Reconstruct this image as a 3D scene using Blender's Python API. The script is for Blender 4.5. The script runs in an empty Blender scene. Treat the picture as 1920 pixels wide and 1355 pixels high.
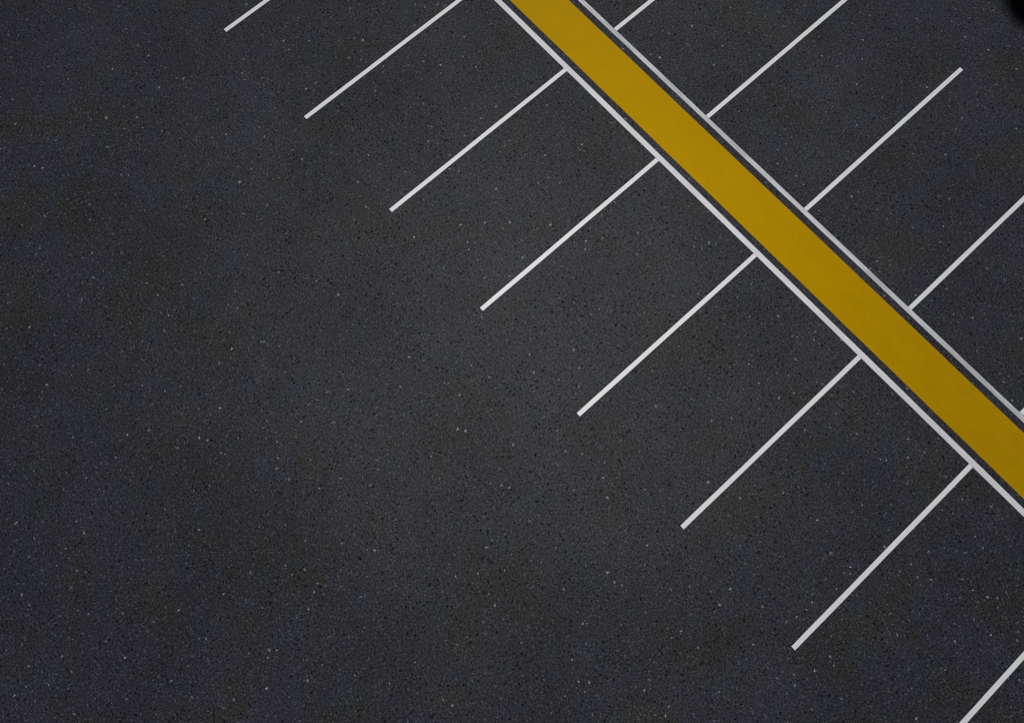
import bpy, bmesh, math, random
from mathutils import Matrix, Vector
random.seed(7)
sc = bpy.context.scene
COL = sc.collection

# ------------------------------------------------------------------ plan of the lot (metres)
# x runs along the yellow band, y across it, z up. Bays are 2.5 m wide.
BAY = 2.5
HALF = 0.0405                  # half width of a bay line
Y_END_A = -4.315               # free ends of the bay lines on the wide side
LINE_A = (0.0, 0.1045)         # long white line on the wide side
BAND = (0.2272, 1.0834)        # yellow band
LINE_B = (1.2155, 1.3060)      # long grey-white line on the other side
Y_END_B = 5.624                # free ends of the bay lines on the other side
X0, X1 = -9.0, 32.0            # the long lines run on out of the picture

# ------------------------------------------------------------------ node helpers
class NT:
    def __init__(self, name):
        self.m = bpy.data.materials.new(name); self.m.use_nodes = True
        self.t = self.m.node_tree; self.t.nodes.clear()
        self.out = self.n('ShaderNodeOutputMaterial')
        self.geo = self.n('ShaderNodeTexCoord')
    def n(self, typ, **kw):
        nd = self.t.nodes.new(typ)
        for k, v in kw.items(): setattr(nd, k, v)
        return nd
    def link(self, a, b): self.t.links.new(a, b)
    def put(self, sock, v):
        if isinstance(v, bpy.types.NodeSocket): self.link(v, sock)
        else: sock.default_value = v
    def math(self, op, a, b=0.0, c=None, clamp=False):
        nd = self.n('ShaderNodeMath', operation=op); nd.use_clamp = clamp
        self.put(nd.inputs[0], a); self.put(nd.inputs[1], b)
        if c is not None: self.put(nd.inputs[2], c)
        return nd.outputs[0]
    def coord(self, scale=(1, 1, 1), rot=0.0, loc=(0, 0, 0)):
        mp = self.n('ShaderNodeMapping')
        self.link(self.geo.outputs['Object'], mp.inputs['Vector'])
        mp.inputs['Scale'].default_value = scale
        mp.inputs['Rotation'].default_value = (0, 0, rot)
        mp.inputs['Location'].default_value = loc
        return mp.outputs[0]
    def noise(self, scale, detail=2.0, rough=0.5, vec=None):
        nd = self.n('ShaderNodeTexNoise'); nd.noise_dimensions = '2D'
        nd.inputs['Scale'].default_value = scale
        nd.inputs['Detail'].default_value = detail
        nd.inputs['Roughness'].default_value = rough
        self.link(vec if vec is not None else self.geo.outputs['Object'], nd.inputs['Vector'])
        return nd.outputs['Fac']
    def vor(self, scale, vec=None):
        nd = self.n('ShaderNodeTexVoronoi'); nd.voronoi_dimensions = '2D'
        nd.inputs['Scale'].default_value = scale
        nd.inputs['Randomness'].default_value = 1.0
        self.link(vec if vec is not None else self.geo.outputs['Object'], nd.inputs['Vector'])
        sp = self.n('ShaderNodeSeparateColor'); self.link(nd.outputs['Color'], sp.inputs[0])
        return nd.outputs['Distance'], sp.outputs
    def rng(self, v, a, b, c, d, smooth=False):
        nd = self.n('ShaderNodeMapRange')
        if smooth: nd.interpolation_type = 'SMOOTHSTEP'
        self.put(nd.inputs[0], v)
        for i, x in enumerate((a, b, c, d)): self.put(nd.inputs[i + 1], x)
        return nd.outputs[0]
    def mix(self, f, a, b, mode='MIX'):
        nd = self.n('ShaderNodeMix', data_type='RGBA', blend_type=mode)
        self.put(nd.inputs[0], f)
        for s, v in ((nd.inputs[6], a), (nd.inputs[7], b)):
            if isinstance(v, tuple) and len(v) == 3: v = (*v, 1)
            self.put(s, v)
        return nd.outputs[2]
    def scale_col(self, c, f):
        nd = self.n('ShaderNodeVectorMath', operation='SCALE')
        if isinstance(c, tuple): nd.inputs[0].default_value = c
        else: self.link(c, nd.inputs[0])
        self.put(nd.inputs['Scale'], f)
        return nd.outputs[0]
    def finish(self, col, rough, spec, tint=None, height=None, bump=0.3, dist=0.004, alpha=None):
        b = self.n('ShaderNodeBsdfPrincipled')
        self.put(b.inputs['Base Color'], col)
        self.put(b.inputs['Roughness'], rough)
        self.put(b.inputs['Specular IOR Level'], spec)
        if tint: b.inputs['Specular Tint'].default_value = (*tint, 1)
        if alpha is not None: self.put(b.inputs['Alpha'], alpha)
        if height is not None:
            bp = self.n('ShaderNodeBump')
            bp.inputs['Strength'].default_value = bump
            bp.inputs['Distance'].default_value = dist
            self.link(height, bp.inputs['Height']); self.link(bp.outputs[0], b.inputs['Normal'])
        self.link(b.outputs[0], self.out.inputs[0])
        return self.m

# ------------------------------------------------------------------ asphalt
def asphalt():
    t = NT('asphalt')
    # patches of slightly different binder: violet-grey, blue-green, brownish
    base = (0.0168, 0.0150, 0.0198)
    teal = (0.0116, 0.0168, 0.0205)
    brown = (0.0158, 0.0148, 0.0122)
    a = t.rng(t.noise(1.5, 5, 0.72, t.coord(loc=(3.1, 7.7, 0))), 0.47, 0.63, 0, 0.75, True)
    b = t.rng(t.noise(0.75, 6, 0.72, t.coord(loc=(21.3, -4.2, 0))), 0.49, 0.64, 0, 0.80, True)
    c = t.mix(a, base, teal)
    c = t.mix(b, c, brown)
    # broad light and dark areas of a laid surface, then the grain
    big = t.rng(t.noise(0.45, 4, 0.6), 0.3, 0.7, 0.90, 1.10)
    mid = t.rng(t.noise(3.0, 4, 0.7), 0.3, 0.7, 0.88, 1.12)
    g1 = t.rng(t.noise(30, 3, 0.7), 0.3, 0.7, 0.22, 1.90)
    g2 = t.rng(t.noise(75, 1, 0.6, t.coord(loc=(5, 9, 0))), 0.3, 0.7, 0.6, 1.4)
    grain = t.math('MULTIPLY', g1, g2)
    k = t.math('MULTIPLY', t.math('MULTIPLY', big, mid), grain)
    c = t.scale_col(c, k)
    # warp the cells so that pits and chips are not round
    wn = t.n('ShaderNodeTexNoise'); wn.noise_dimensions = '2D'
    wn.inputs['Scale'].default_value = 18.0; wn.inputs['Detail'].default_value = 2.0
    t.link(t.geo.outputs['Object'], wn.inputs['Vector'])
    def warped(loc, rot=0.0, amt=0.035):
        sb = t.n('ShaderNodeVectorMath', operation='SUBTRACT'); t.link(wn.outputs['Color'], sb.inputs[0])
        sb.inputs[1].default_value = (0.5, 0.5, 0.5)
        mu = t.n('ShaderNodeVectorMath', operation='SCALE'); t.link(sb.outputs[0], mu.inputs[0]); mu.inputs['Scale'].default_value = amt * 2
        ad = t.n('ShaderNodeVectorMath', operation='ADD')
        t.link(t.coord(loc=loc, rot=rot), ad.inputs[0]); t.link(mu.outputs[0], ad.inputs[1])
        return ad.outputs[0]
    # clusters decide where pits are dense
    dens = t.noise(1.3, 4, 0.65, t.coord(loc=(11, 2, 0)))
    d, r = t.vor(12.0, warped((0.3, 0.9, 0), 0.0, 0.028))
    pick = t.math('GREATER_THAN', t.math('ADD', r[0], t.rng(dens, 0.3, 0.7, -0.25, 0.25)), 0.72)
    rad = t.rng(r[1], 0, 1, 0.12, 0.29)
    pit = t.math('MULTIPLY', pick, t.rng(t.math('DIVIDE', d, rad), 0.5, 1.2, 0.92, 0, True))
    d2, r2 = t.vor(22.0, warped((1.7, 3.9, 0), 0.5, 0.02))
    pit2 = t.math('MULTIPLY', t.math('GREATER_THAN', r2[0], 0.72), t.rng(d2, 0.14, 0.38, 0.6, 0, True))
    pitm = t.math('MAXIMUM', pit, pit2)
    c = t.mix(t.math('MULTIPLY', pitm, 0.85), c, (0.0035, 0.0035, 0.0050))
    # pale aggregate chips, a few of them bright
    d3, r3 = t.vor(7.0, warped((8.3, 1.1, 0), 1.0, 0.03))
    rad3 = t.rng(r3[1], 0, 1, 0.06, 0.135)
    chip = t.math('MULTIPLY', t.math('GREATER_THAN', r3[0], 0.72), t.rng(t.math('DIVIDE', d3, rad3), 0.6, 1.2, 1, 0, True))
    br = t.math('POWER', r3[2], 4.0)
    chipc = t.mix(r3[1], (0.60, 0.66, 0.72), (0.64, 0.63, 0.62))
    chipc = t.scale_col(chipc, t.rng(br, 0, 1, 0.09, 0.42))
    c = t.mix(t.math('MULTIPLY', chip, 0.85), c, chipc)
    d4, r4 = t.vor(18.0, warped((2.3, 6.1, 0), 2.0, 0.02))
    chip4 = t.math('MULTIPLY', t.math('GREATER_THAN', r4[0], 0.84), t.rng(d4, 0.14, 0.34, 0.75, 0, True))
    c = t.mix(chip4, c, (0.058, 0.060, 0.068))
    # height: grain up, pits down
    h = t.math('SUBTRACT', t.math('ADD', t.noise(24, 3, 0.6), t.math('MULTIPLY', chip, 0.3)), t.math('MULTIPLY', pitm, 0.8))
    # the polished stones shine a little, the pits and the tar between do not
    spec = t.math('MULTIPLY', t.math('MULTIPLY', t.rng(grain, 0.2, 2.0, 0.6, 1.45), big), t.rng(pitm, 0, 1, 0.140, 0.02))
    return t.finish(c, 0.54, spec, height=h, bump=0.22, dist=0.005)

# ------------------------------------------------------------------ paints
def paint(name, col, worn, amp, spec, rough=0.5, tint=None, wear=0.5, streak=0.0, chips=0.7):
    t = NT(name)
    lo = t.rng(t.noise(2.2, 5, 0.75), 0.3, 0.7, 1 - amp * 0.8, 1 + amp * 0.5)
    g = t.rng(t.noise(45, 2, 0.6), 0.3, 0.7, 1 - amp * 1.3, 1 + amp * 1.3)
    c = t.scale_col(col, t.math('MULTIPLY', lo, g))
    if streak:
        # roller streaks lying slightly askew of the line
        s = t.noise(1.0, 5, 0.7, t.coord(scale=(2.0, 18, 1), rot=math.radians(14)))
        s2 = t.noise(1.0, 3, 0.6, t.coord(scale=(0.8, 4, 1), rot=math.radians(20), loc=(4, 2, 0)))
        c = t.scale_col(c, t.math('MULTIPLY', t.rng(s, 0.3, 0.7, 1 - streak, 1 + streak), t.rng(s2, 0.3, 0.7, 1 - streak, 1 + streak)))
    w = t.rng(t.noise(7, 6, 0.75, t.coord(loc=(9, 4, 0))), chips, chips + 0.06, 0, wear, True)
    # pin holes where the grain of the asphalt shows
    d, r = t.vor(15.0)
    pin = t.math('MULTIPLY', t.math('GREATER_THAN', r[0], 0.86), t.rng(d, 0.10, 0.26, wear * 0.6, 0, True))
    c = t.mix(t.math('MAXIMUM', w, pin), c, worn)
    return t.finish(c, rough, spec, tint=tint, height=t.noise(30, 3, 0.6), bump=0.22, dist=0.004)

M_ASPH = asphalt()
M_WHITE = paint('white_road_paint', (0.53, 0.525, 0.505), (0.22, 0.22, 0.22), 0.06, 0.95, wear=0.35, chips=0.66)
M_LINEA = paint('long_line_paint', (0.465, 0.463, 0.455), (0.2, 0.2, 0.2), 0.07, 0.85, wear=0.35, streak=0.07, chips=0.66)
M_LINEB = paint('worn_line_paint', (0.355, 0.358, 0.352), (0.16, 0.16, 0.16), 0.10, 0.65, wear=0.45, streak=0.20, chips=0.66)
M_YEL = paint('yellow_road_paint', (0.272, 0.150, 0.0), (0.20, 0.12, 0.0), 0.07, 0.85, tint=(1.0, 0.60, 0.0), wear=0.5, streak=0.025, chips=0.66)

def patch_mat():  # plain black whose alpha fades out towards a wobbly rim
    t = NT('soft_black')
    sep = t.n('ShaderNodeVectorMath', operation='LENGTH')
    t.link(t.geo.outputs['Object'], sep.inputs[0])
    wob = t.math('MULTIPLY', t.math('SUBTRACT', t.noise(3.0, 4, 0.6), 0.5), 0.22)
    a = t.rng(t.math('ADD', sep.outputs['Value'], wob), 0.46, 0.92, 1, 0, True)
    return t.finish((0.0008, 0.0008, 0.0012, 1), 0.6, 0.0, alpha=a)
M_PATCH = patch_mat()

# ------------------------------------------------------------------ object helpers
def tag(o, label=None, cat=None, group=None, kind=None):
    if label: o['label'] = label
    if cat: o['category'] = cat
    if group: o['group'] = group
    if kind: o['kind'] = kind
    return o

def slab_mesh(name, lx, ly, mat, top=0.004, bev=0.0015, step=0.35, jit=0.0012):
    """A coat of paint of real thickness, its rim softened and its edge not quite ruler straight."""
    long_x = lx >= ly
    L, Wd = (lx, ly) if long_x else (ly, lx)
    n = max(2, int(L / step))
    bm = bmesh.new()
    rings = []
    ph = random.uniform(0, 50)
    for i in range(n + 1):
        s = -L / 2 + L * i / n
        j0 = jit * (math.sin(s * 3.1 + ph) + 0.6 * math.sin(s * 8.3 + 2 * ph))
        j1 = jit * (math.sin(s * 2.7 + 3 * ph) + 0.6 * math.sin(s * 7.1 + ph))
        prof = [(-Wd / 2 + j0, 0.0), (-Wd / 2 + j0, top - bev), (-Wd / 2 + j0 + bev, top),
                (Wd / 2 + j1 - bev, top), (Wd / 2 + j1, top - bev), (Wd / 2 + j1, 0.0)]
        ring = []
        for w, z in prof:
            ring.append(bm.verts.new((s, w, z) if long_x else (w, s, z)))
        rings.append(ring)
    for a, b in zip(rings, rings[1:]):
        for k in range(5):
            bm.faces.new((a[k], a[k + 1], b[k + 1], b[k]))
    bm.faces.new(rings[0]); bm.faces.new(rings[-1])
    bmesh.ops.recalc_face_normals(bm, faces=bm.faces[:])
    me = bpy.data.meshes.new(name); bm.to_mesh(me); bm.free()
    me.materials.append(mat)
    return me

def place(name, me, loc):
    o = bpy.data.objects.new(name, me); COL.objects.link(o); o.location = loc
    return o

# ------------------------------------------------------------------ ground: one sheet to the horizon
bm = bmesh.new()
R = 3000.0
vs = [bm.verts.new(p) for p in ((-R, -R, 0), (R, -R, 0), (R, R, 0), (-R, R, 0))]
bm.faces.new(vs)
me = bpy.data.meshes.new('asphalt_ground'); bm.to_mesh(me); bm.free(); me.materials.append(M_ASPH)
tag(place('asphalt_ground', me, (0, 0, 0)), label='dark speckled asphalt surface of the parking lot', kind='structure')

# ------------------------------------------------------------------ long lines and the yellow band
def strip(name, y0, y1, mat, label, cat, group=None):
    o = place(name, slab_mesh(name, X1 - X0, y1 - y0, mat), ((X0 + X1) / 2, (y0 + y1) / 2, 0))
    return tag(o, label, cat, group)

strip('yellow_band', BAND[0], BAND[1], M_YEL,
      'broad mustard yellow painted band running diagonally between the two long white lines', 'painted band')
strip('boundary_line', LINE_A[0], LINE_A[1], M_LINEA,
      'long clean white line along the lower left edge of the yellow band', 'painted line',
      'long lines either side of the yellow band')
strip('boundary_line', LINE_B[0], LINE_B[1], M_LINEB,
      'long dull grey streaky line along the upper right edge of the yellow band', 'painted line',
      'long lines either side of the yellow band')

# ------------------------------------------------------------------ bay lines
GAP = 0.0015   # they butt against the long lines
LA, LB = 0 - Y_END_A - GAP, Y_END_B - LINE_B[1] - GAP
A_LABELS = {
    0: 'short white bay line stub cut by the top edge, farthest left of all',
    1: 'second white bay line from the left, running out through the top edge',
    2: 'uppermost of the five bay lines left of the yellow band seen whole',
    3: 'second from top of the five whole bay lines left of the yellow band',
    4: 'middle one of the five whole bay lines left of the yellow band',
    5: 'fourth from top of the five whole bay lines left of the yellow band',
    6: 'lowest and longest of the five whole bay lines left of the yellow band',
    7: 'white bay line segment crossing the bottom right corner, both of its ends out of view',
}
B_LABELS = {
    2: 'short white bay line stub right of the yellow band, cut by the top edge',
    3: 'longer of two bay lines right of the yellow band cut by the top edge',
    4: 'only whole bay line right of the yellow band, its upper end free',
    5: 'bay line right of the yellow band, cut by the right edge',
    6: 'tiny white bay line tip at the right edge touching the grey long line',
}
first_a = None
for i in range(8):
    if i == 0:
        o = place('bay_line', slab_mesh('bay_line', 2 * HALF, LA, M_WHITE, jit=0.0010), (0, 0, 0)); first_a = o
    else:
        o = first_a.copy(); COL.objects.link(o)
    o.location = (i * BAY, (Y_END_A - GAP) / 2, 0)
    tag(o, A_LABELS[i], 'bay line', 'white bay lines left of the yellow band')
first_b = None
for i in range(2, 7):
    if first_b is None:
        o = place('bay_line', slab_mesh('bay_line', 2 * HALF, LB, M_WHITE, jit=0.0010), (0, 0, 0)); first_b = o
    else:
        o = first_b.copy(); COL.objects.link(o)
    o.location = (i * BAY, LINE_B[1] + GAP + LB / 2, 0)
    tag(o, B_LABELS[i], 'bay line', 'white bay lines right of the yellow band')

# ------------------------------------------------------------------ camera
F = 1341.07 / 1920 * 36.0
rv = Vector((-3.04684607, -1.36385023, 0.15272769))
Rm = Matrix.Rotation(rv.length, 3, rv.normalized())
tv = Vector((-2.31488095, -9.17867696, 14.41575656))
loc = -(Rm.transposed() @ tv)
Rc = Rm.transposed() @ Matrix(((1, 0, 0), (0, -1, 0), (0, 0, -1)))
cam_d = bpy.data.cameras.new('camera'); cam = bpy.data.objects.new('camera', cam_d); COL.objects.link(cam)
cam.matrix_world = Matrix.Translation(loc) @ Rc.to_4x4()
cam_d.sensor_width = 36.0; cam_d.lens = F; cam_d.clip_start = 0.1; cam_d.clip_end = 10000
sc.camera = cam

# ------------------------------------------------------------------ soft-edged black patch where the far corner lies
PATCH_XY = (10.06, 7.93)
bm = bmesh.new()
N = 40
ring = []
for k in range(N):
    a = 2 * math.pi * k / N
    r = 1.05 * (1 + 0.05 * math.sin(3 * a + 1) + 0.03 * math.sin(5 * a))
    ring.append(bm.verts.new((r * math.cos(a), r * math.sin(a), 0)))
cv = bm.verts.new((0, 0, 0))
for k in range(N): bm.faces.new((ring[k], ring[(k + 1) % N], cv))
me = bpy.data.meshes.new('corner_patch'); bm.to_mesh(me); bm.free(); me.materials.append(M_PATCH)
tag(place('corner_patch', me, (PATCH_XY[0], PATCH_XY[1], 0.004)),
    'round soft-edged black patch on the asphalt at the top right corner', 'patch')

# ------------------------------------------------------------------ light: high soft sun and sky
view = Rc @ Vector((40 / 1341.07, 50 / 1341.07, -1))
sun_dir = Vector((view.x, view.y, -view.z)).normalized()      # towards the sun
elev = math.asin(sun_dir.z); az = math.atan2(sun_dir.x, sun_dir.y)
sd = bpy.data.lights.new('sun', 'SUN'); so = bpy.data.objects.new('sun', sd); COL.objects.link(so)
so.rotation_euler = sun_dir.to_track_quat('Z', 'Y').to_euler()
so.location = (10, 0, 40)
sd.energy = 2.6; sd.angle = math.radians(3); sd.color = (1.0, 0.975, 0.955)
w = bpy.data.worlds.new('World'); sc.world = w; w.use_nodes = True
nt = w.node_tree; bg = nt.nodes['Background']
sky = nt.nodes.new('ShaderNodeTexSky'); sky.sky_type = 'NISHITA'; sky.sun_disc = False
sky.sun_elevation = elev; sky.sun_rotation = az
nt.links.new(sky.outputs[0], bg.inputs[0]); bg.inputs[1].default_value = 0.05

sc.view_settings.view_transform = 'Standard'; sc.view_settings.look = 'None'
sc.view_settings.exposure = 0.0; sc.view_settings.gamma = 1.0
sc.cycles.use_denoising = False
sc.cycles.filter_width = 1.2
